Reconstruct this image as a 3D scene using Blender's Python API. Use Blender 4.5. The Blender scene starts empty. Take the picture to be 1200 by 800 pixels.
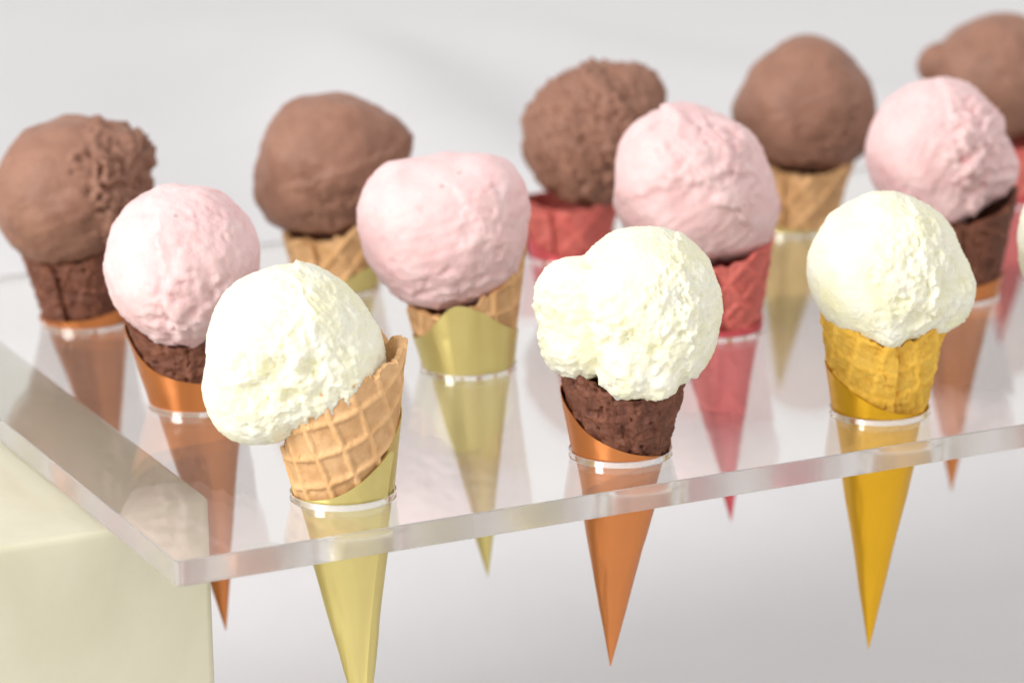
import bpy, bmesh, math, random
import numpy as np
from mathutils import Vector, Matrix, Euler

scene = bpy.context.scene
C = scene.collection
YAW = 0.4394                      # camera heading relative to the shelf's long side
RT = Vector((math.cos(YAW), -math.sin(YAW), 0))   # "right" as one stands in front of the shelf
BK = Vector((math.sin(YAW), math.cos(YAW), 0))    # "away"
MM = 0.001

# ------------------------------------------------------------------ camera
cam_d = bpy.data.cameras.new('camera')
cam = bpy.data.objects.new('camera', cam_d); C.objects.link(cam)
r_ = Vector((0.9030657, -0.42922728, -0.01537163)); u_ = Vector((0.12856146, 0.23598984, 0.96321376)); w_ = Vector((0.40981007, 0.87182151, -0.26829641))
m = Matrix((r_, u_, -w_)).transposed().to_4x4()
m.translation = Vector((-0.33956167, -0.94023313, 0.33807114))
cam.matrix_world = m
cam_d.sensor_width = 36; cam_d.lens = 4501.5 * 36 / 1200
cam_d.clip_start = 0.05; cam_d.clip_end = 60
cam_d.dof.use_dof = True; cam_d.dof.focus_distance = 1.115; cam_d.dof.aperture_fstop = 9.5
scene.camera = cam

# ------------------------------------------------------------------ world, lamps, exposure
world = bpy.data.worlds.new('World'); scene.world = world; world.use_nodes = True
bg = world.node_tree.nodes['Background']
bg.inputs['Color'].default_value = (1.0, 0.98, 0.965, 1); bg.inputs['Strength'].default_value = 0.91

def area(name, loc, target, size, power, col):
    l = bpy.data.lights.new(name, 'AREA'); l.shape = 'SQUARE'; l.size = size; l.energy = power; l.color = col
    o = bpy.data.objects.new(name, l); C.objects.link(o); o.location = loc
    o.rotation_euler = (Vector(target) - Vector(loc)).to_track_quat('-Z', 'Y').to_euler()
    return o
T0 = Vector((0.2, 0.14, 0.03))
area('window_light', T0 + 1.9 * (-0.70 * RT - 0.58 * BK + Vector((0, 0, 0.42))).normalized(), T0, 0.70, 28, (1.0, 0.965, 0.92))

scene.view_settings.view_transform = 'Standard'; scene.view_settings.look = 'None'
scene.view_settings.exposure = 0.0; scene.view_settings.gamma = 1.0
scene.view_settings.use_curve_mapping = False
scene.render.engine = 'CYCLES'
scene.cycles.use_denoising = True
scene.cycles.max_bounces = 40; scene.cycles.transmission_bounces = 36; scene.cycles.glossy_bounces = 32
scene.cycles.diffuse_bounces = 5
scene.cycles.sample_clamp_indirect = 40.0

# ------------------------------------------------------------------ numpy noise
_rs = np.random.RandomState(7)
_perm = np.concatenate([_rs.permutation(256)] * 3)
_g = _rs.normal(size=(256, 3)); _g /= np.linalg.norm(_g, axis=1)[:, None]
def perlin(P):
    P = np.asarray(P, float); i = np.floor(P).astype(int); f = P - i
    u = f * f * f * (f * (f * 6 - 15) + 10); i &= 255
    out = np.zeros(len(P))
    for dx in (0, 1):
        wx = u[:, 0] if dx else 1 - u[:, 0]
        for dy in (0, 1):
            wy = u[:, 1] if dy else 1 - u[:, 1]
            for dz in (0, 1):
                wz = u[:, 2] if dz else 1 - u[:, 2]
                h = _perm[_perm[_perm[(i[:, 0] + dx) & 255] + ((i[:, 1] + dy) & 255)] + ((i[:, 2] + dz) & 255)]
                gr = _g[h]
                out += wx * wy * wz * (gr[:, 0] * (f[:, 0] - dx) + gr[:, 1] * (f[:, 1] - dy) + gr[:, 2] * (f[:, 2] - dz))
    return out * 1.5
def fbm(P, o=4, g=0.5):
    s = np.zeros(len(P)); a = 1.0
    for k in range(o):
        s += a * perlin(P * 2.03 ** k + 17.3 * k); a *= g
    return s
def ridged(P, o=4, g=0.5):
    s = np.zeros(len(P)); a = 1.0
    for k in range(o):
        s += a * (1 - 2.2 * np.abs(perlin(P * 2.03 ** k + 31.7 * k))); a *= g
    return s
def sstep(a, b, x):
    t = np.clip((x - a) / (b - a), 0, 1); return t * t * (3 - 2 * t)

# ------------------------------------------------------------------ helpers
def mesh_obj(name, verts, faces, mat, parent=None, smooth=True):
    me = bpy.data.meshes.new(name)
    me.from_pydata([tuple(v) for v in verts], [], [tuple(int(q) for q in f) for f in faces])
    me.validate(); me.update()
    if smooth: me.polygons.foreach_set('use_smooth', [True] * len(me.polygons))
    if mat is not None: me.materials.append(mat)
    o = bpy.data.objects.new(name, me); C.objects.link(o)
    if parent is not None: o.parent = parent
    return o
def tag(o, label, cat, group=None):
    o['label'] = label; o['category'] = cat
    if group: o['group'] = group
    return o

class NT:
    def __init__(s, name):
        s.m = bpy.data.materials.new(name); s.m.use_nodes = True
        s.t = s.m.node_tree; s.b = s.t.nodes['Principled BSDF']
        s.co = s.t.nodes.new('ShaderNodeTexCoord').outputs['Object']
    def n(s, kind, **kw):
        x = s.t.nodes.new(kind)
        for k, v in kw.items(): setattr(x, k, v)
        return x
    def link(s, a, b): s.t.links.new(a, b)
    def mapping(s, sc=(1, 1, 1), rot=(0, 0, 0), loc=(0, 0, 0)):
        x = s.n('ShaderNodeMapping'); x.inputs['Scale'].default_value = sc; x.inputs['Rotation'].default_value = rot; x.inputs['Location'].default_value = loc
        s.link(s.co, x.inputs['Vector']); return x.outputs['Vector']
    def noise(s, scale, detail=4, rough=0.55, vec=None, dist=0.0):
        x = s.n('ShaderNodeTexNoise'); x.inputs['Scale'].default_value = scale; x.inputs['Detail'].default_value = detail
        x.inputs['Roughness'].default_value = rough; x.inputs['Distortion'].default_value = dist
        s.link(vec if vec is not None else s.co, x.inputs['Vector']); return x.outputs['Fac']
    def ramp(s, fac, stops):
        x = s.n('ShaderNodeValToRGB'); e = x.color_ramp.elements
        while len(e) < len(stops): e.new(0.5)
        for q, (p, c) in zip(e, stops): q.position = p; q.color = (c[0], c[1], c[2], 1) if hasattr(c, '__len__') else (c, c, c, 1)
        s.link(fac, x.inputs['Fac']); return x.outputs['Color']
    def mix(s, a, b, f, mode='MIX'):
        x = s.n('ShaderNodeMix', data_type='RGBA', blend_type=mode)
        for sock, v in ((x.inputs['Factor'], f), (x.inputs['A'], a), (x.inputs['B'], b)):
            if isinstance(v, (int, float)): sock.default_value = v
            elif isinstance(v, tuple): sock.default_value = (v[0], v[1], v[2], 1)
            else: s.link(v, sock)
        return x.outputs['Result']
    def bump(s, h, strength, dist, prev=None):
        x = s.n('ShaderNodeBump'); x.inputs['Strength'].default_value = strength; x.inputs['Distance'].default_value = dist
        s.link(h, x.inputs['Height'])
        if prev is not None: s.link(prev, x.inputs['Normal'])
        return x.outputs['Normal']
    def set(s, **kw):
        for k, v in kw.items():
            i = s.b.inputs[k.replace('_', ' ')]
            if hasattr(v, 'is_linked') or hasattr(v, 'links'): s.link(v, i)
            elif isinstance(v, tuple) and len(v) == 3 and i.type == 'RGBA': i.default_value = (*v, 1)
            else: i.default_value = v

def ice_material(name, col, deep, sss, radius, rough, fleck=None):
    t = NT(name)
    c = t.mix(deep, col, t.ramp(t.noise(95, 4), [(0.32, 0.0), (0.62, 1.0)]))
    if fleck:
        v = t.n('ShaderNodeTexVoronoi'); v.inputs['Scale'].default_value = 190; t.link(t.co, v.inputs['Vector'])
        sel = t.n('ShaderNodeSeparateColor'); t.link(v.outputs['Color'], sel.inputs['Color'])
        a = t.n('ShaderNodeMath', operation='LESS_THAN'); t.link(v.outputs['Distance'], a.inputs[0]); a.inputs[1].default_value = 0.16
        b = t.n('ShaderNodeMath', operation='GREATER_THAN'); t.link(sel.outputs[0], b.inputs[0]); b.inputs[1].default_value = 0.93
        k = t.n('ShaderNodeMath', operation='MULTIPLY'); t.link(a.outputs[0], k.inputs[0]); t.link(b.outputs[0], k.inputs[1])
        k2 = t.n('ShaderNodeMath', operation='MULTIPLY'); t.link(k.outputs[0], k2.inputs[0]); k2.inputs[1].default_value = 0.4
        c = t.mix(c, fleck, k2.outputs[0])
        w = t.n('ShaderNodeTexNoise'); w.inputs['Scale'].default_value = 1.0; w.inputs['Detail'].default_value = 3
        t.link(t.mapping((120, 120, 38), (0.5, 0.4, 0)), w.inputs['Vector'])
        c = t.mix(c, (0.80, 0.36, 0.37), t.ramp(w.outputs['Fac'], [(0.66, 0.0), (0.74, 0.55)]))
    n1 = t.bump(t.noise(900, 5, 0.65), 0.5, 0.0005)
    n2 = t.bump(t.noise(330, 4, 0.6), 0.2, 0.0009, n1)
    t.set(Base_Color=c, Roughness=rough, Normal=n2, Subsurface_Weight=sss, Subsurface_Radius=radius, Subsurface_Scale=0.004, Specular_IOR_Level=0.35)
    return t.m
M = {}
M['vanilla'] = ice_material('vanilla_ice_cream', (0.90, 0.89, 0.755), (0.89, 0.865, 0.59), 0.35, (1.0, 0.85, 0.5), 0.45)
M['pink'] = ice_material('strawberry_ice_cream', (0.87, 0.635, 0.635), (0.84, 0.545, 0.55), 0.25, (1.0, 0.5, 0.45), 0.5, fleck=(0.30, 0.20, 0.20))
M['choc'] = ice_material('chocolate_ice_cream', (0.345, 0.178, 0.122), (0.265, 0.130, 0.086), 0.1, (1.0, 0.5, 0.3), 0.48)

def wafer_material(name, lo, hi, rough=0.6, pore=0.5):
    t = NT(name)
    c = t.ramp(t.noise(160, 5, 0.6), [(0.3, lo), (0.68, hi)])
    at = t.n('ShaderNodeAttribute'); at.attribute_name = 'ridge'
    c = t.mix(c, t.mix(c, (1.18, 1.18, 1.16), 1.0, 'MULTIPLY'), at.outputs['Fac'])
    n1 = t.bump(t.noise(700, 5, 0.65), pore, 0.0006)
    n2 = t.bump(t.noise(240, 3, 0.6), 0.4, 0.001, n1)
    t.set(Base_Color=c, Roughness=rough, Normal=n2, Specular_IOR_Level=0.35, Subsurface_Weight=0.08, Subsurface_Radius=(1.0, 0.5, 0.2), Subsurface_Scale=0.002)
    return t.m
M['wafer_tan'] = wafer_material('tan_wafer', (0.62, 0.35, 0.15), (0.76, 0.475, 0.24))
M['wafer_choc'] = wafer_material('chocolate_wafer', (0.135, 0.046, 0.027), (0.215, 0.082, 0.048), 0.45, 0.9)
M['wafer_yellow'] = wafer_material('yellow_wafer', (0.76, 0.42, 0.04), (0.85, 0.53, 0.085))
M['wafer_red'] = wafer_material('red_wafer', (0.60, 0.125, 0.105), (0.70, 0.19, 0.16))

def foil_material(name, col, rough=0.36, metal=0.75):
    t = NT(name)
    f = t.noise(45, 3, 0.5)
    c = t.mix(tuple(0.9 * q for q in col), col, f)
    rr = t.ramp(t.noise(300, 3), [(0.3, rough - 0.05), (0.7, rough + 0.08)])
    n1 = t.bump(t.noise(60, 2, 0.4), 0.15, 0.0012)
    t.set(Base_Color=c, Metallic=metal, Roughness=rr, Normal=n1)
    return t.m
M['pale_gold'] = foil_material('pale_gold_foil', (0.78, 0.66, 0.25))
M['copper'] = foil_material('copper_foil', (0.72, 0.26, 0.08))
M['gold'] = foil_material('deep_gold_foil', (0.85, 0.47, 0.02))
M['red_foil'] = foil_material('red_foil', (0.80, 0.13, 0.155))

def acrylic(name, rough, scratch=False, streak=False, tint=(0.985, 0.98, 0.965), trans=1.0):
    t = NT(name)
    t.set(Base_Color=tint, Transmission_Weight=trans, IOR=1.49, Roughness=rough)
    if scratch:
        w1 = t.n('ShaderNodeTexNoise'); w1.inputs['Scale'].default_value = 1.0; w1.inputs['Detail'].default_value = 3
        t.link(t.mapping((620, 18, 1), (0, 0, 0.45)), w1.inputs['Vector'])
        s1 = t.ramp(w1.outputs['Fac'], [(0.70, 0.0), (0.78, 0.7)])
        patch = t.ramp(t.noise(14, 2), [(0.50, 0.0), (0.62, 1.0)])
        sm = t.mix((0, 0, 0), s1, patch)
        smudge = t.ramp(t.noise(22, 4, 0.6), [(0.45, 0.0), (0.75, 0.10)])
        t.set(Roughness=t.mix(smudge, (0.22, 0.22, 0.22), sm))
        t.set(Normal=t.bump(s1, 0.03, 0.0002))
    if streak:
        n = t.n('ShaderNodeTexNoise'); n.inputs['Scale'].default_value = 1.0; n.inputs['Detail'].default_value = 4
        t.link(t.mapping((260, 260, 14)), n.inputs['Vector'])
        t.set(Normal=t.bump(n.outputs['Fac'], 0.18, 0.0006))
    return t.m
M['acrylic'] = acrylic('clear_acrylic', 0.0, scratch=True, trans=0.945)
M['acrylic_edge'] = acrylic('sawn_acrylic_edge', 0.24, streak=True, tint=(0.96, 0.94, 0.925), trans=0.80)
M['acrylic_hole'] = acrylic('drilled_acrylic', 0.12, streak=True)
t = NT('frosted_acrylic_rim'); t.set(Base_Color=(0.9, 0.9, 0.9), Roughness=0.5, Transmission_Weight=0.45, IOR=1.49)
M['rim'] = t.m

t = NT('white_cotton')
wv = t.n('ShaderNodeTexWave'); wv.inputs['Scale'].default_value = 420; wv.inputs['Distortion'].default_value = 0.6; t.link(t.co, wv.inputs['Vector'])
wv2 = t.n('ShaderNodeTexWave', bands_direction='Y'); wv2.inputs['Scale'].default_value = 420; wv2.inputs['Distortion'].default_value = 0.6; t.link(t.co, wv2.inputs['Vector'])
n1 = t.bump(t.mix(wv.outputs['Color'], wv2.outputs['Color'], 0.5), 0.25, 0.0004)
n2 = t.bump(t.noise(9, 4, 0.5), 0.35, 0.02, n1)
t.set(Base_Color=t.ramp(t.noise(5, 3), [(0.3, (0.705, 0.695, 0.715)), (0.7, (0.745, 0.738, 0.755))]), Roughness=0.85, Normal=n2, Sheen_Weight=0.15)
M['cloth'] = t.m

t = NT('cream_lacquer')
c = t.ramp(t.noise(13, 5, 0.6, dist=0.6), [(0.3, (0.62, 0.595, 0.43)), (0.62, (0.70, 0.675, 0.52)), (0.8, (0.74, 0.72, 0.59))])
t.set(Base_Color=c, Roughness=0.3, Normal=t.bump(t.noise(18, 4, 0.55), 0.2, 0.006), Specular_IOR_Level=0.5, Coat_Weight=0.5, Coat_Roughness=0.15, Subsurface_Weight=0.25, Subsurface_Radius=(1.0, 0.9, 0.6), Subsurface_Scale=0.01)
M['cream'] = t.m

# ------------------------------------------------------------------ the setting: tablecloth
ZT = -0.200
def build_cloth():
    n = 420; xs = np.linspace(-2.2, 3.0, n); ys = np.linspace(-1.9, 3.9, n)
    X, Y = np.meshgrid(xs, ys); P = np.stack([X.ravel(), Y.ravel(), 0 * X.ravel()], 1)
    a = P[:, 0] * RT.x + P[:, 1] * RT.y; b = P[:, 0] * BK.x + P[:, 1] * BK.y
    z = 0.006 * fbm(P * 1.7 + 3, 3) + 0.0015 * fbm(P * 7 + 9, 2)
    def fold(p, q, h, w, asym=1.0):
        nonlocal z
        (a0, b0), (a1, b1) = p, q
        d = np.array([a1 - a0, b1 - b0]); L = np.hypot(*d); d = d / L
        tt = (a - a0) * d[0] + (b - b0) * d[1]; s = -(a - a0) * d[1] + (b - b0) * d[0]
        s = s + 0.03 * np.sin(tt * 4.0 + a0 * 7)
        ww = np.where(s > 0, w * asym, w)
        z = z + h * np.exp(-(s / ww) ** 2) * sstep(-0.25, 0.15, tt) * (1 - sstep(L - 0.15, L + 0.25, tt))
    fold((-0.06, 1.62), (0.16, 1.02), 0.055, 0.055, 1.7)
    fold((0.10, 1.72), (0.55, 1.15), 0.028, 0.06, 1.4)
    fold((-0.45, 1.5), (-0.10, 0.95), 0.022, 0.07, 1.2)
    fold((0.45, 1.9), (0.95, 1.25), 0.022, 0.08, 1.3)
    fold((0.0, 0.56), (0.55, 0.44), 0.012, 0.05, 1.5)
    fold((0.10, 0.74), (0.75, 0.56), 0.012, 0.06, 1.3)
    fold((0.30, 0.45), (0.62, 0.80), 0.009, 0.05, 1.3)
    fold((-0.30, 0.9), (0.2, 0.70), 0.010, 0.06, 1.4)
    z *= sstep(0.0, 0.30, np.hypot(np.maximum(np.abs(P[:, 0] - 0.28) - 0.42, 0), np.maximum(np.abs(P[:, 1] - 0.17) - 0.13, 0)) + 0.03)
    P[:, 2] = ZT + z
    F = []
    for j in range(n - 1):
        r0 = np.arange(n - 1) + j * n
        F.append(np.stack([r0, r0 + 1, r0 + n + 1, r0 + n], 1))
    o = mesh_obj('tablecloth', P, np.concatenate(F), M['cloth']); o['kind'] = 'structure'
build_cloth()

# ------------------------------------------------------------------ cream blocks that carry the shelf
TH = 0.0075
def block(x0, x1, y0, y1, label):
    bm = bmesh.new(); bmesh.ops.create_cube(bm, size=1.0)
    zb, zt = ZT + 0.0005, -TH - 0.0004
    for v in bm.verts:
        v.co = Vector((x0 + (v.co.x + .5) * (x1 - x0), y0 + (v.co.y + .5) * (y1 - y0), zb + (v.co.z + .5) * (zt - zb)))
    bmesh.ops.bevel(bm, geom=list(bm.edges), offset=0.0022, segments=3, profile=0.6, affect='EDGES')
    me = bpy.data.meshes.new('cream_block'); bm.to_mesh(me); bm.free()
    me.polygons.foreach_set('use_smooth', [True] * len(me.polygons)); me.materials.append(M['cream'])
    o = bpy.data.objects.new('cream_block', me); C.objects.link(o)
    o.data.set_sharp_from_angle(angle=math.radians(40))
    tag(o, label, 'block', 'blocks carrying the shelf')
block(-0.130, 0.0315, 0.0572, 0.290, 'glossy cream block under the left end of the clear shelf')
block(0.737, 0.898, 0.0572, 0.290, 'cream block carrying the far right end of the clear shelf')

# ------------------------------------------------------------------ acrylic shelf with drilled holes
HR = 0.0152
HOLES = dict(A=(.0657, .0382), B=(.1548, .0367), C=(.2444, .0369), D=(.3385, .0358), E=(.4300, .0362),
             a=(.0618, .1452), b=(.1535, .1419), c=(.2450, .1428), d=(.3367, .1429), e=(.4300, .1425),
             p=(.0635, .2542), q=(.1551, .2543), r=(.2455, .2553), s=(.3364, .2529), t=(.4296, .2519))
for _c in range(5, 8):
    for _r, _y in enumerate((.0365, .1430, .2535)): HOLES['x%d%d' % (_c, _r)] = (.0635 + .0916 * _c, _y)
def build_shelf():
    x1, y1, rad, ch = 0.768, 0.322, 0.0022, 0.0003
    def outline(ins):
        pts = []
        for cx, cy, a0 in ((x1 - rad, rad, -90), (x1 - rad, y1 - rad, 0), (rad, y1 - rad, 90), (rad, rad, 180)):
            for k in range(7):
                a = math.radians(a0 + 15 * k); pts.append((cx + (rad - ins) * math.cos(a), cy + (rad - ins) * math.sin(a)))
        return pts
    NS = 64
    bm = bmesh.new()
    def loop(pts, z): return [bm.verts.new((x, y, z)) for x, y in pts]
    def band(l0, l1, mi):
        for k in range(len(l0)):
            f = bm.faces.new((l0[k], l0[(k + 1) % len(l0)], l1[(k + 1) % len(l0)], l1[k])); f.material_index = mi
    o0, o1, o2, o3 = loop(outline(ch), 0), loop(outline(0), -ch), loop(outline(0), -TH + ch), loop(outline(ch), -TH)
    band(o1, o0, 1); band(o2, o1, 1); band(o3, o2, 1)
    tops, bots = [o0], [o3]
    for (hx, hy) in HOLES.values():
        def circ(r): return [(hx + r * math.cos(2 * math.pi * k / NS), hy + r * math.sin(2 * math.pi * k / NS)) for k in range(NS)]
        c0, c1, c2, c3 = loop(circ(HR + ch), 0), loop(circ(HR), -ch), loop(circ(HR), -TH + ch), loop(circ(HR + ch), -TH)
        band(c0, c1, 2); band(c1, c2, 2); band(c2, c3, 2)
        tops.append(c0); bots.append(c3)
    for loops in (tops, bots):
        ed = []
        for l in loops:
            for k in range(len(l)):
                e = bm.edges.get((l[k], l[(k + 1) % len(l)])) or bm.edges.new((l[k], l[(k + 1) % len(l)]))
                ed.append(e)
        res = bmesh.ops.triangle_fill(bm, use_beauty=True, use_dissolve=False, edges=ed)
        for f in res['geom']:
            if isinstance(f, bmesh.types.BMFace): f.material_index = 0
    bmesh.ops.recalc_face_normals(bm, faces=list(bm.faces))
    me = bpy.data.meshes.new('acrylic_shelf'); bm.to_mesh(me); bm.free()
    for k in ('acrylic', 'acrylic_edge', 'acrylic_hole'): me.materials.append(M[k])
    me.polygons.foreach_set('use_smooth', [p.material_index != 0 for p in me.polygons])
    o = bpy.data.objects.new('acrylic_shelf', me); C.objects.link(o)
    me.set_sharp_from_angle(angle=math.radians(30))
    tag(o, 'clear acrylic shelf with round holes holding the ice cream cones', 'shelf')
    # frosted lip round every hole
    prof = [(HR + 0.00005, -0.0007), (HR + 0.00002, -0.00002), (HR + 0.0001, 0.00010), (HR + 0.00022, 0.00010), (HR + 0.00034, 0.00004)]
    V, F = [], []
    for k in range(NS):
        a = 2 * math.pi * k / NS
        for r, z in prof: V.append((r * math.cos(a), r * math.sin(a), z))
    for k in range(NS):
        for j in range(len(prof) - 1):
            p0 = k * len(prof) + j; p1 = ((k + 1) % NS) * len(prof) + j
            F.append((p0, p1, p1 + 1, p0 + 1))
    first = None
    for (hx, hy) in HOLES.values():
        if first is None:
            first = h = mesh_obj('hole_rim', V, F, M['rim'], o)
        else:
            h = first.copy(); C.objects.link(h); h.parent = o
        h.location = (hx, hy, 0)
build_shelf()

# ------------------------------------------------------------------ ice cream cones
def periodic(pts):
    """smooth periodic interpolation of (degrees, value): 0 right, 90 away, 180 left, 270 towards the viewer"""
    pts = sorted(pts); A = np.array([q[0] for q in pts], float); Vv = np.array([q[1] for q in pts], float)
    A3 = np.concatenate([A - 360, A, A + 360]); V3 = np.concatenate([Vv] * 3)
    def f(th):
        d = np.degrees(th) % 360
        k = np.clip(np.searchsorted(A3, d, side='right') - 1, 1, len(A3) - 3)
        x0, x1 = A3[k], A3[k + 1]; t_ = (d - x0) / (x1 - x0)
        m0 = (V3[k + 1] - V3[k - 1]) / (A3[k + 1] - A3[k - 1]) * (x1 - x0)
        m1 = (V3[k + 2] - V3[k]) / (A3[k + 2] - A3[k]) * (x1 - x0)
        t2, t3 = t_ * t_, t_ ** 3
        return (2*t3-3*t2+1)*V3[k] + (t3-2*t2+t_)*m0 + (-2*t3+3*t2)*V3[k+1] + (t3-t2)*m1
    return f

def rolled_sheet(name, mat, parent, tan_a, rim, zmin, roff, thick, seam, overlap, nth, nz, ridge=None, jag=0.0, seed=0, rough=0.0, skew=0.0):
    """a sheet rolled into a cone (mm, tip at the origin), its outer flap ending at a visible seam"""
    tot = 2 * math.pi + overlap
    th = seam + np.linspace(0, tot, nth); rz = rim(th)
    if jag:
        q = np.stack([np.cos(th) * 3, np.sin(th) * 3, np.full(nth, seed * 1.7)], 1)
        rz = rz + jag * fbm(q * 2.0, 4, 0.6)
    # round the flap's free corner
    endd = np.minimum((th - th[0]), (th[-1] - th)) ; rz = rz - 3.0 * np.exp(-endd / 0.05)
    v = np.linspace(0, 1, nz)
    TH_, Vv = np.meshgrid(th, v, indexing='ij'); Z = zmin + Vv * (rz[:, None] - zmin)
    turn = (TH_ - seam) / (2 * math.pi)
    # the inner flap tucks under the outer one where the sheet overlaps
    R = Z * tan_a + roff - thick * 1.15 * (1 - sstep(overlap, overlap + 0.7, TH_ - seam))
    if not ridge: R = R + 0.75 * np.exp(-(th[-1] - TH_) / 0.10) * np.minimum(Z / 20, 1)
    TH_ = TH_ + skew * (1 - Vv)
    if not ridge:
        q = np.stack([np.cos(TH_.ravel()) * 1.3 + seed, np.sin(TH_.ravel()) * 1.3, Z.ravel() / 26], 1)
        R = R + (0.38 * fbm(q, 3)).reshape(Z.shape) * np.clip(Z / 25, 0.15, 1) - 0.15
    ca = 1 / math.sqrt(1 + tan_a ** 2); sa = tan_a * ca
    hgt = np.zeros_like(Z); rd = np.zeros_like(Z)
    if ridge:
        sp, wd, hh, gam = ridge
        rho = Z / ca; ph = (TH_ - seam) * sa
        ux = rho * np.cos(ph + gam); uy = rho * np.sin(ph + gam)
        q = np.stack([ux.ravel() / 9, uy.ravel() / 9, np.full(ux.size, seed * 2.1)], 1)
        wob = fbm(q, 2).reshape(Z.shape) * 0.5
        du = np.abs(((ux + wob) / sp) % 1 - 0.5) * sp; dv = np.abs(((uy - wob) / sp) % 1 - 0.5) * sp
        d = np.minimum(du, dv)
        rd = 1 - sstep(wd * 0.35, wd * 1.15, d); hgt = hh * rd
    if rough:
        q = np.stack([(R * np.cos(TH_)).ravel(), (R * np.sin(TH_)).ravel(), Z.ravel() + 40 * turn.ravel()], 1) + seed * 11.3
        hgt = hgt + rough * (0.6 * fbm(q / 2.6, 4, 0.6) - 0.9 * sstep(0.28, 0.55, perlin(q / 2.2 + 5))).reshape(Z.shape)
    Ro = R + hgt * ca; Zo = Z - hgt * sa
    Ri = np.maximum(R - thick, 0.02)
    outer = np.stack([Ro * np.cos(TH_), Ro * np.sin(TH_), Zo], 2).reshape(-1, 3)
    inner = np.stack([Ri * np.cos(TH_), Ri * np.sin(TH_), Z], 2).reshape(-1, 3)
    Vs = np.concatenate([outer, inner]) * MM; N = nth * nz
    idx = np.arange(N).reshape(nth, nz); F = []
    a, b, c, d = idx[:-1, :-1].ravel(), idx[1:, :-1].ravel(), idx[1:, 1:].ravel(), idx[:-1, 1:].ravel()
    F.append(np.stack([a, b, c, d], 1)); F.append(np.stack([d, c, b, a], 1) + N)
    t0, t1 = idx[:-1, -1], idx[1:, -1]; F.append(np.stack([t0, t1, t1 + N, t0 + N], 1))
    t0, t1 = idx[:-1, 0], idx[1:, 0]; F.append(np.stack([t1, t0, t0 + N, t1 + N], 1))
    t0, t1 = idx[0, :-1], idx[0, 1:]; F.append(np.stack([t0, t1, t1 + N, t0 + N], 1))
    t0, t1 = idx[-1, :-1], idx[-1, 1:]; F.append(np.stack([t1, t0, t0 + N, t1 + N], 1))
    o = mesh_obj(name, Vs, np.concatenate(F), mat, parent)
    if ridge:
        at = o.data.attributes.new('ridge', 'FLOAT', 'POINT')
        at.data.foreach_set('value', np.concatenate([rd.ravel(), np.zeros(N)]).astype(np.float32))
    o.data.set_sharp_from_angle(angle=math.radians(50))
    return o

_ico = {}
def ico(sub):
    if sub not in _ico:
        bm = bmesh.new(); bmesh.ops.create_icosphere(bm, subdivisions=sub, radius=1.0)
        bm.verts.ensure_lookup_table()
        V = np.array([v.co[:] for v in bm.verts]); F = np.array([[v.index for v in f.verts] for f in bm.faces]); bm.free()
        V /= np.linalg.norm(V, axis=1)[:, None]; _ico[sub] = (V, F)
    return _ico[sub]

def unit(v): v = np.array(v, float); return v / np.linalg.norm(v)
def scoop(name, mat, parent, R, loc, blobs=(), squash=(1, 1, 1), sub=6, seed=0, low=1.0, grain=0.12, streak=0.22, sdir=(1, 0, .3),
          rough=(), pits=(), lips=(), hem=0.8, pw=12.0):
    """a ball of ice cream (mm): smooth scooped skin, torn patches, pits and overlapping lips"""
    D, F = ico(sub)
    s = np.array([seed * 13.7, seed * 5.1, seed * 8.9])
    rr = (1.0 / np.sqrt(((D / np.array(squash)) ** 2).sum(1))) ** pw
    for (bx, by, bz, br) in blobs:
        c = np.array([bx, by, bz]); dc = D @ c; disc = dc * dc - (c @ c - br * br)
        t_ = np.where(disc > 0, dc + np.sqrt(np.maximum(disc, 0)), 0); t_ = np.maximum(t_, 0)
        rr = rr + (t_ / R) ** pw
    rr = R * rr ** (1 / pw)
    P = D * rr[:, None]
    h = low * fbm(P / 15 + s, 3, 0.45)
    # drag streaks of the scoop
    sd = unit(sdir); along = P @ sd; Q = P - along[:, None] * sd * 0.88
    h = h + streak * fbm(Q / 2.4 + s, 3, 0.55)
    # overlapping lips: the skin steps up across an edge that wanders
    for (n, c, hh, w, ext) in lips:
        n = unit(n); x = P @ n / R + 0.10 * fbm(P / 9 + s + 3, 3) + 0.035 * fbm(P / 2.4 + s, 3) - c
        e = unit(ext[:3]); m_ = sstep(ext[3] - 0.25, ext[3] + 0.15, D @ e)
        h = h + m_ * hh * (np.exp(-np.maximum(x, 0) / w) * sstep(-0.02, 0.015, x))
    # torn patches
    mk = np.zeros(len(D))
    for (n, c, st) in rough:
        mk = np.maximum(mk, st * sstep(c - 0.16, c + 0.16, D @ unit(n) + 0.22 * fbm(P / 7 + s + 8, 3)))
    hm = sstep(0.35, 0.75, -D[:, 2]) * hem
    mk = np.maximum(mk, hm)
    tear = 0.7 * ridged(P / 6.0 + s, 4, 0.5) - 0.5 + 0.28 * fbm(P / 2.1 + s, 3, 0.6) - 0.9 * sstep(0.15, 0.5, perlin(P / 3.4 + s + 4))
    h = h + mk * tear
    for (n, w, dep) in pits:
        x = np.arccos(np.clip(D @ unit(n), -1, 1)) * R + 0.35 * w * fbm(P / 3 + s, 3)
        h = h - dep * np.exp(-(x / w) ** 4)
    h = h + grain * fbm(P / 1.0 + s, 3, 0.65) + grain * 1.2 * np.maximum(perlin(P / 0.75 + s) - 0.25, 0) * 2
    P = D * (rr + h)[:, None] * MM
    o = mesh_obj(name, P, F, mat, parent); o.location = Vector(loc) * MM
    return o

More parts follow.
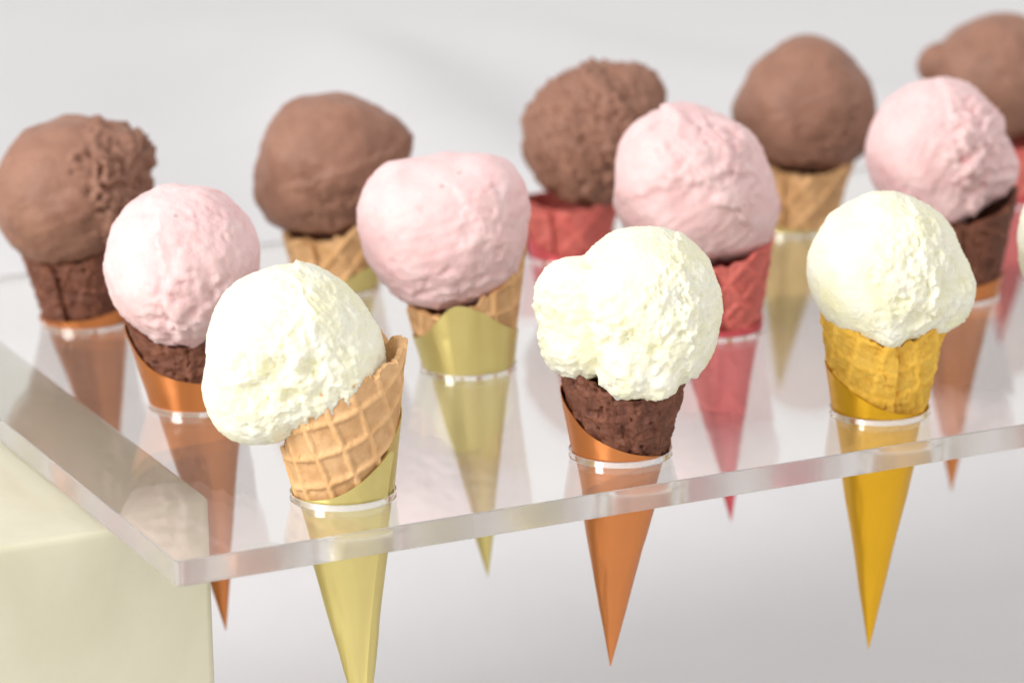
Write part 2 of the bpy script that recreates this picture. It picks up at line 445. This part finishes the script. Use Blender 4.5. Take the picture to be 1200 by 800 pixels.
def cone(key, label, tip, sc, scR, wafer, sleeve, flavour, wrim, srim, seam_s=0.3, seam_w=2.4, waf_kw=None, sc_kw=None, detail=1):
    """tip and scoop positions in mm from the hole's centre: (sideways, up)"""
    hx, hy = HOLES[key]
    base = Vector((hx, hy, 0)) + RT * tip[0] * MM + Vector((0, 0, tip[1] * MM))
    e = bpy.data.objects.new('ice_cream_cone', None); C.objects.link(e)
    e.empty_display_size = 0.02
    tilt = math.atan2(-tip[0], -tip[1]); L = math.hypot(tip[0], tip[1])
    e.matrix_world = Matrix.Translation(base) @ Matrix.Rotation(-YAW, 4, 'Z') @ Matrix.Rotation(tilt, 4, 'Y')
    tag(e, label, 'ice cream', 'ice cream cones standing in the shelf')
    ta = 14.95 / L; hs = 1 if detail else 0.6
    sr = periodic([(d, L + h) for d, h in srim]); wr = periodic([(d, L + h) for d, h in wrim])
    rolled_sheet('foil_sleeve', M[sleeve], e, ta, sr, 0.9, 0.1, 0.30, seam_s, 0.9, int(160 * hs), 40, skew=-0.9, seed=hx * 90 + hy * 31)
    kw = dict(ridge=(9.0, 1.25, 1.0, 0.6), jag=1.6, rough=0.12)
    if wafer == 'wafer_choc': kw = dict(ridge=(8.0, 1.3, 0.3, 0.9), jag=1.0, rough=1.15)
    if wafer == 'wafer_red': kw = dict(ridge=(9.0, 1.3, 0.45, 0.5), jag=1.0, rough=0.5)
    kw.update(waf_kw or {})
    rolled_sheet('wafer_cone', M[wafer], e, ta, wr, L - 26, -(0.5 + kw['ridge'][2] + 0.3 * kw['rough']), 1.6, seam_w, 0.8, int(300 * hs), int(110 * hs), seed=hx * 100 + hy * 37, **kw)
    loc = Matrix.Rotation(-tilt, 3, 'Y') @ Vector((sc[0] - tip[0], sc[2] if len(sc) > 2 else 0, sc[1] - tip[1]))
    s_ = scoop('scoop', M[flavour], e, scR, loc, **(sc_kw or {}))
    s_.rotation_euler = Euler((0, -tilt, 0))
    return e

FL = 'front row'
cone('A', 'vanilla scoop leaning out of a tan waffle cone in pale gold foil', (4.8, -80.5), (-13.8, 42.7), 23.9,
     'wafer_tan', 'pale_gold', 'vanilla',
     [(0, 42), (90, 37), (180, 15), (215, 19), (240, 27), (262, 35), (275, 33), (300, 37), (335, 40)],
     [(0, 21), (90, 26), (180, 1), (225, 1), (270, 3), (315, 10), (345, 18)], seam_s=-0.45 - 0.9, seam_w=1.9, waf_kw=dict(ridge=(9.0, 1.25, 1.0, -0.215), rough=0.2, jag=2.4),
     sc_kw=dict(sub=7, seed=1, pw=18.0, blobs=[(-9, -4, -11, 16), (9, -3, -4, 18)], grain=0.21, low=0.9,
                rough=[((0.1, -1, -0.15), 0.62, 0.9), ((0.45, -0.6, 0.7), 0.80, 0.6)], sdir=(0.7, 0, -0.7),
                pits=[((-0.42, -1, -0.34), 4.4, 4.2), ((-0.12, -1, 0.0), 4.2, 3.4), ((0.30, -1, 0.02), 2.8, 3.2), ((-0.62, -1, 0.0), 3.4, 2.2), ((0.05, -1, -0.35), 2.4, 1.8)],
                lips=[((0.75, 0, 0.3), 0.42, 1.6, 0.18, (0.4, -0.8, 0.4, 0.2))], hem=0.25))
cone('B', 'lumpy vanilla scoop in a dark chocolate cone with copper foil, middle of the front row', (-3.6, -70.0), (7.2, 44.6, -2.5), 23.0,
     'wafer_choc', 'copper', 'vanilla',
     [(0, 29), (90, 30), (180, 26), (225, 26), (270, 20), (315, 21)],
     [(0, 0), (90, 12), (180, 18), (205, 13.5), (230, 8), (270, 3.5), (315, 1)], seam_s=0.8, seam_w=0.5,
     sc_kw=dict(sub=7, seed=2, pw=34.0, blobs=[(-19.5, -3, 3.0, 12.6), (-18.0, -4, -8.5, 12.4), (-5.5, -15, -15.5, 8.8), (2.5, -14.5, -17.0, 7.8), (4, -5, -6, 17.5)], grain=0.21, low=0.7,
                rough=[((0.55, -0.8, 0.2), 0.84, 1.25), ((-0.1, -1, -0.65), 0.78, 0.8), ((-0.8, -0.5, -0.3), 0.72, 1.3)], sdir=(0.1, 0, 1),
                lips=[((0.8, 0, 0.1), 0.50, 1.2, 0.10, (0.6, -0.8, 0.2, 0.3))], pits=[((-0.22, -1, -0.22), 2.8, 2.6), ((-0.52, -0.85, -0.30), 2.2, 2.2), ((0.12, -1, -0.36), 2.0, 1.6), ((-0.50, -0.8, 0.22), 2.2, 1.6), ((-0.66, -0.35, 0.62), 1.8, 2.0)], hem=0.35))
cone('C', 'vanilla scoop in a yellow cone with deep gold foil in the front row', (-2.7, -80.0), (1.1, 44.0, -1.5), 23.6,
     'wafer_yellow', 'gold', 'vanilla',
     [(0, 30), (90, 32), (180, 33), (225, 29), (262, 25), (285, 24), (315, 28)],
     [(0, 1), (90, 9), (180, 14), (225, 9), (270, 3.2), (315, 1)], seam_s=0.8, seam_w=4.1, waf_kw=dict(ridge=(9.0, 1.25, 0.28, 0.1), rough=0.8, jag=1.2),
     sc_kw=dict(sub=7, seed=3, pw=22.0, blobs=[(15, -3, -5.5, 12.5), (0.8, -15, -15.0, 5.0)], grain=0.20, low=0.8,
                rough=[((0.62, -1, -0.2), 0.76, 1.4), ((0.5, -0.8, 0.45), 0.86, 1.0)], sdir=(0.3, 0, 1),
                pits=[((0.35, -1, -0.5), 3.0, 2.2), ((0.75, -0.8, -0.1), 2.8, 2.0)],
                lips=[((0.8, 0, 0.2), 0.45, 1.3, 0.2, (0.6, -0.8, 0.0, 0.3))], hem=0.4))
cone('D', 'vanilla scoop cut off by the right edge of the photo', (0, -77.4), (-11.9, 40.7), 27.0,
     'wafer_tan', 'pale_gold', 'vanilla', [(0, 40), (90, 32), (180, 24), (270, 26)], [(0, 14), (90, 10), (180, 2), (270, 3)],
     sc_kw=dict(seed=4, grain=0.2, rough=[((0.6, -1, 0), 0.8, 0.7)]), detail=0)
# second row
cone('a', 'strawberry scoop in a dark chocolate cone with copper foil, leftmost of the pink ones', (6.1, -77.7), (-2.5, 45.6, -4.5), 23.8,
     'wafer_choc', 'copper', 'pink', [(0, 45), (40, 40), (90, 34), (180, 30), (225, 25), (270, 22), (320, 30)],
     [(0, 6), (90, 20), (180, 26), (225, 15), (270, 10), (315, 8)], seam_s=0.8, seam_w=0.9,
     sc_kw=dict(seed=5, grain=0.13, blobs=[(-1, -6, -4, 19.5)], rough=[((0.15, -1, -0.65), 0.80, 1.2), ((0.5, -0.6, 0.6), 0.88, 0.7)], sdir=(1, 0, -1), streak=0.35,
                lips=[((0.9, 0, 0.15), -0.14, 2.2, 0.30, (-0.15, -1, 0.0, 0.72))], pits=[((0.15, -1, -0.42), 2.0, 1.6)], hem=0.4))
cone('b', 'smooth strawberry scoop in a tan cone with pale gold foil peaking at the front', (5.1, -73.5), (-6.8, 43.9), 25.8,
     'wafer_tan', 'pale_gold', 'pink', [(0, 40), (90, 34), (180, 22), (225, 21), (270, 22), (315, 29)],
     [(0, 10), (90, 10), (180, 11), (225, 14), (262, 24), (285, 22), (315, 15)], seam_s=0.8, seam_w=0.2,
     sc_kw=dict(seed=6, squash=(1.02, 1, 0.95), pw=18.0, blobs=[(10.5, -2, 9, 16.2), (-10.5, -2, 7, 16.8)], grain=0.07, low=1.1, sdir=(1, 0, 0.35), streak=0.32, rough=[((0.7, -0.8, 0.1), 0.88, 0.8), ((0, -0.9, -0.8), 0.88, 1.0)],
                lips=[((0.8, 0, 0.5), 0.46, 0.9, 0.2, (0.5, -0.8, -0.1, 0.5)), ((0.3, 0, -1), 0.55, 0.9, 0.3, (0, -0.8, -0.6, 0.5))],
                pits=[((-0.62, -0.75, -0.2), 1.6, 0.8)], hem=0.3))
cone('c', 'strawberry scoop in a red cone with red foil', (4.5, -68.9), (-8.1, 47.2), 25.6,
     'wafer_red', 'red_foil', 'pink', [(0, 31), (90, 30), (180, 27), (270, 24), (315, 27)],
     [(0, 2), (90, 4), (180, 3), (270, 2)], seam_s=2.5, seam_w=3.9,
     sc_kw=dict(seed=7, blobs=[(12, -2, -8, 15), (-4, -2, 6, 20.5)], grain=0.09, low=1.4, sdir=(1, 0, 0.8), streak=0.4,
                lips=[((0.75, 0, 0.55), 0.30, 3.4, 0.22, (0.2, -0.8, 0.55, 0.55)), ((-0.3, 0, 1), 0.30, 1.2, 0.3, (-0.2, -0.8, 0.5, 0.55))],
                rough=[((0.3, -0.75, 0.62), 0.84, 1.6)], hem=0.5))
cone('d', 'strawberry scoop with a torn right side, in a chocolate cone at the right', (0.2, -72.2), (-6.8, 50.0), 23.6,
     'wafer_choc', 'copper', 'pink', [(0, 36), (90, 34), (180, 30), (270, 28), (315, 31)],
     [(0, 7), (90, 6), (180, 4), (270, 5)], seam_s=2.5, seam_w=3.9,
     sc_kw=dict(seed=8, blobs=[(17, -2, -7, 10.5), (2, -6, -12, 13)], grain=0.12, sdir=(0.4, 0, 1), streak=0.5, low=1.0,
                rough=[((0.75, -0.8, 0.15), 0.74, 2.6)], lips=[((0.85, 0, 0.2), 0.25, 2.0, 0.2, (0.4, -0.8, 0.3, 0.4))],
                pits=[((0.55, -0.9, -0.45), 3.5, 2.5)], hem=0.4))
# back row
cone('p', 'chocolate scoop with a torn right side, leftmost in the back row', (6.3, -75.3), (-2.0, 44.4), 24.8,
     'wafer_choc', 'copper', 'choc', [(0, 28), (90, 30), (180, 28), (225, 25), (270, 23), (315, 26)],
     [(0, 5), (90, 4), (180, 3), (270, 3)], seam_s=2.4, seam_w=3.5,
     sc_kw=dict(seed=9, blobs=[(15, 0, 11, 10.5), (-5, -3, -2, 22)], grain=0.1, low=1.1, streak=0.22,
                rough=[((0.95, -0.5, 0.3), 0.70, 3.2)], lips=[((1, 0, 0.1), 0.42, 2.0, 0.12, (0.6, -0.7, 0.3, 0.3))], hem=0.35))
cone('q', 'chocolate scoop with a bump at its right, in a tan cone with gold foil', (1.0, -72.2), (-1.8, 42.9), 24.6,
     'wafer_tan', 'pale_gold', 'choc', [(0, 30), (90, 28), (180, 19), (225, 19), (270, 20), (315, 26)],
     [(0, 8), (90, 6), (180, 5), (270, 4), (315, 9)], seam_s=2.4, seam_w=3.5,
     sc_kw=dict(seed=10, blobs=[(19.5, 0, 7.5, 7.0), (-12, -3, -10, 13), (8, -2, 4, 18)], grain=0.06, low=1.4, streak=0.3, sdir=(1, 0, -0.4), rough=[((0.4, -1, -0.5), 0.86, 1.2)],
                lips=[((0.3, 0, -1), -0.05, 1.0, 0.4, (0.5, -0.8, 0, 0.4))], hem=0.3), detail=0)
cone('r', 'furrowed chocolate scoop in a red cone with red foil', (0.1, -71.5), (9.6, 42.9), 25.2,
     'wafer_red', 'red_foil', 'choc', [(0, 24), (90, 20), (135, 19), (180, 22), (225, 20), (270, 19), (315, 21)],
     [(0, 6), (90, 6), (180, 12), (225, 5), (270, 2)], seam_s=2.4, seam_w=3.5,
     sc_kw=dict(seed=11, blobs=[(11.5, 0, 11.5, 13.2)], grain=0.1, low=1.2, streak=1.9, sdir=(-0.45, 0, 1),
                rough=[((0.35, -1, 0.15), 0.60, 1.1)], lips=[((0.8, 0, 0.8), 0.55, 2.2, 0.15, (0.3, -0.6, 0.8, 0.5))], hem=0.4), detail=0)
cone('s', 'smooth egg shaped chocolate scoop in a tan cone with pale gold foil', (-5.7, -69.7), (4.1, 44.0), 23.4,
     'wafer_tan', 'pale_gold', 'choc', [(0, 29), (90, 28), (180, 25), (225, 23), (270, 22), (315, 24)],
     [(0, 1.5), (90, 2), (180, 2), (270, 1.5)], seam_s=2.4, seam_w=3.5,
     sc_kw=dict(seed=12, blobs=[(-9, 0, -5, 17), (9, 0, -5, 17), (0, 0, 7, 18)], grain=0.05, low=1.3, streak=0.28, rough=[((0.4, -0.9, -0.5), 0.86, 1.0)], hem=0.4), detail=0)
cone('t', 'chocolate scoop in red foil at the top right corner of the photo', (-3.6, -64.4), (-7.6, 44.3), 23.6,
     'wafer_red', 'red_foil', 'choc', [(0, 28), (90, 28), (180, 24), (270, 22)],
     [(0, 4), (90, 4), (180, 4), (270, 3)], seam_s=2.4, seam_w=3.5,
     sc_kw=dict(seed=13, blobs=[(-21, 0, 6.5, 7.5), (4, 0, 4, 20.5)], grain=0.08, low=0.9, rough=[((0.1, -0.9, 0.6), 0.9, 0.6)], hem=0.3), detail=0)
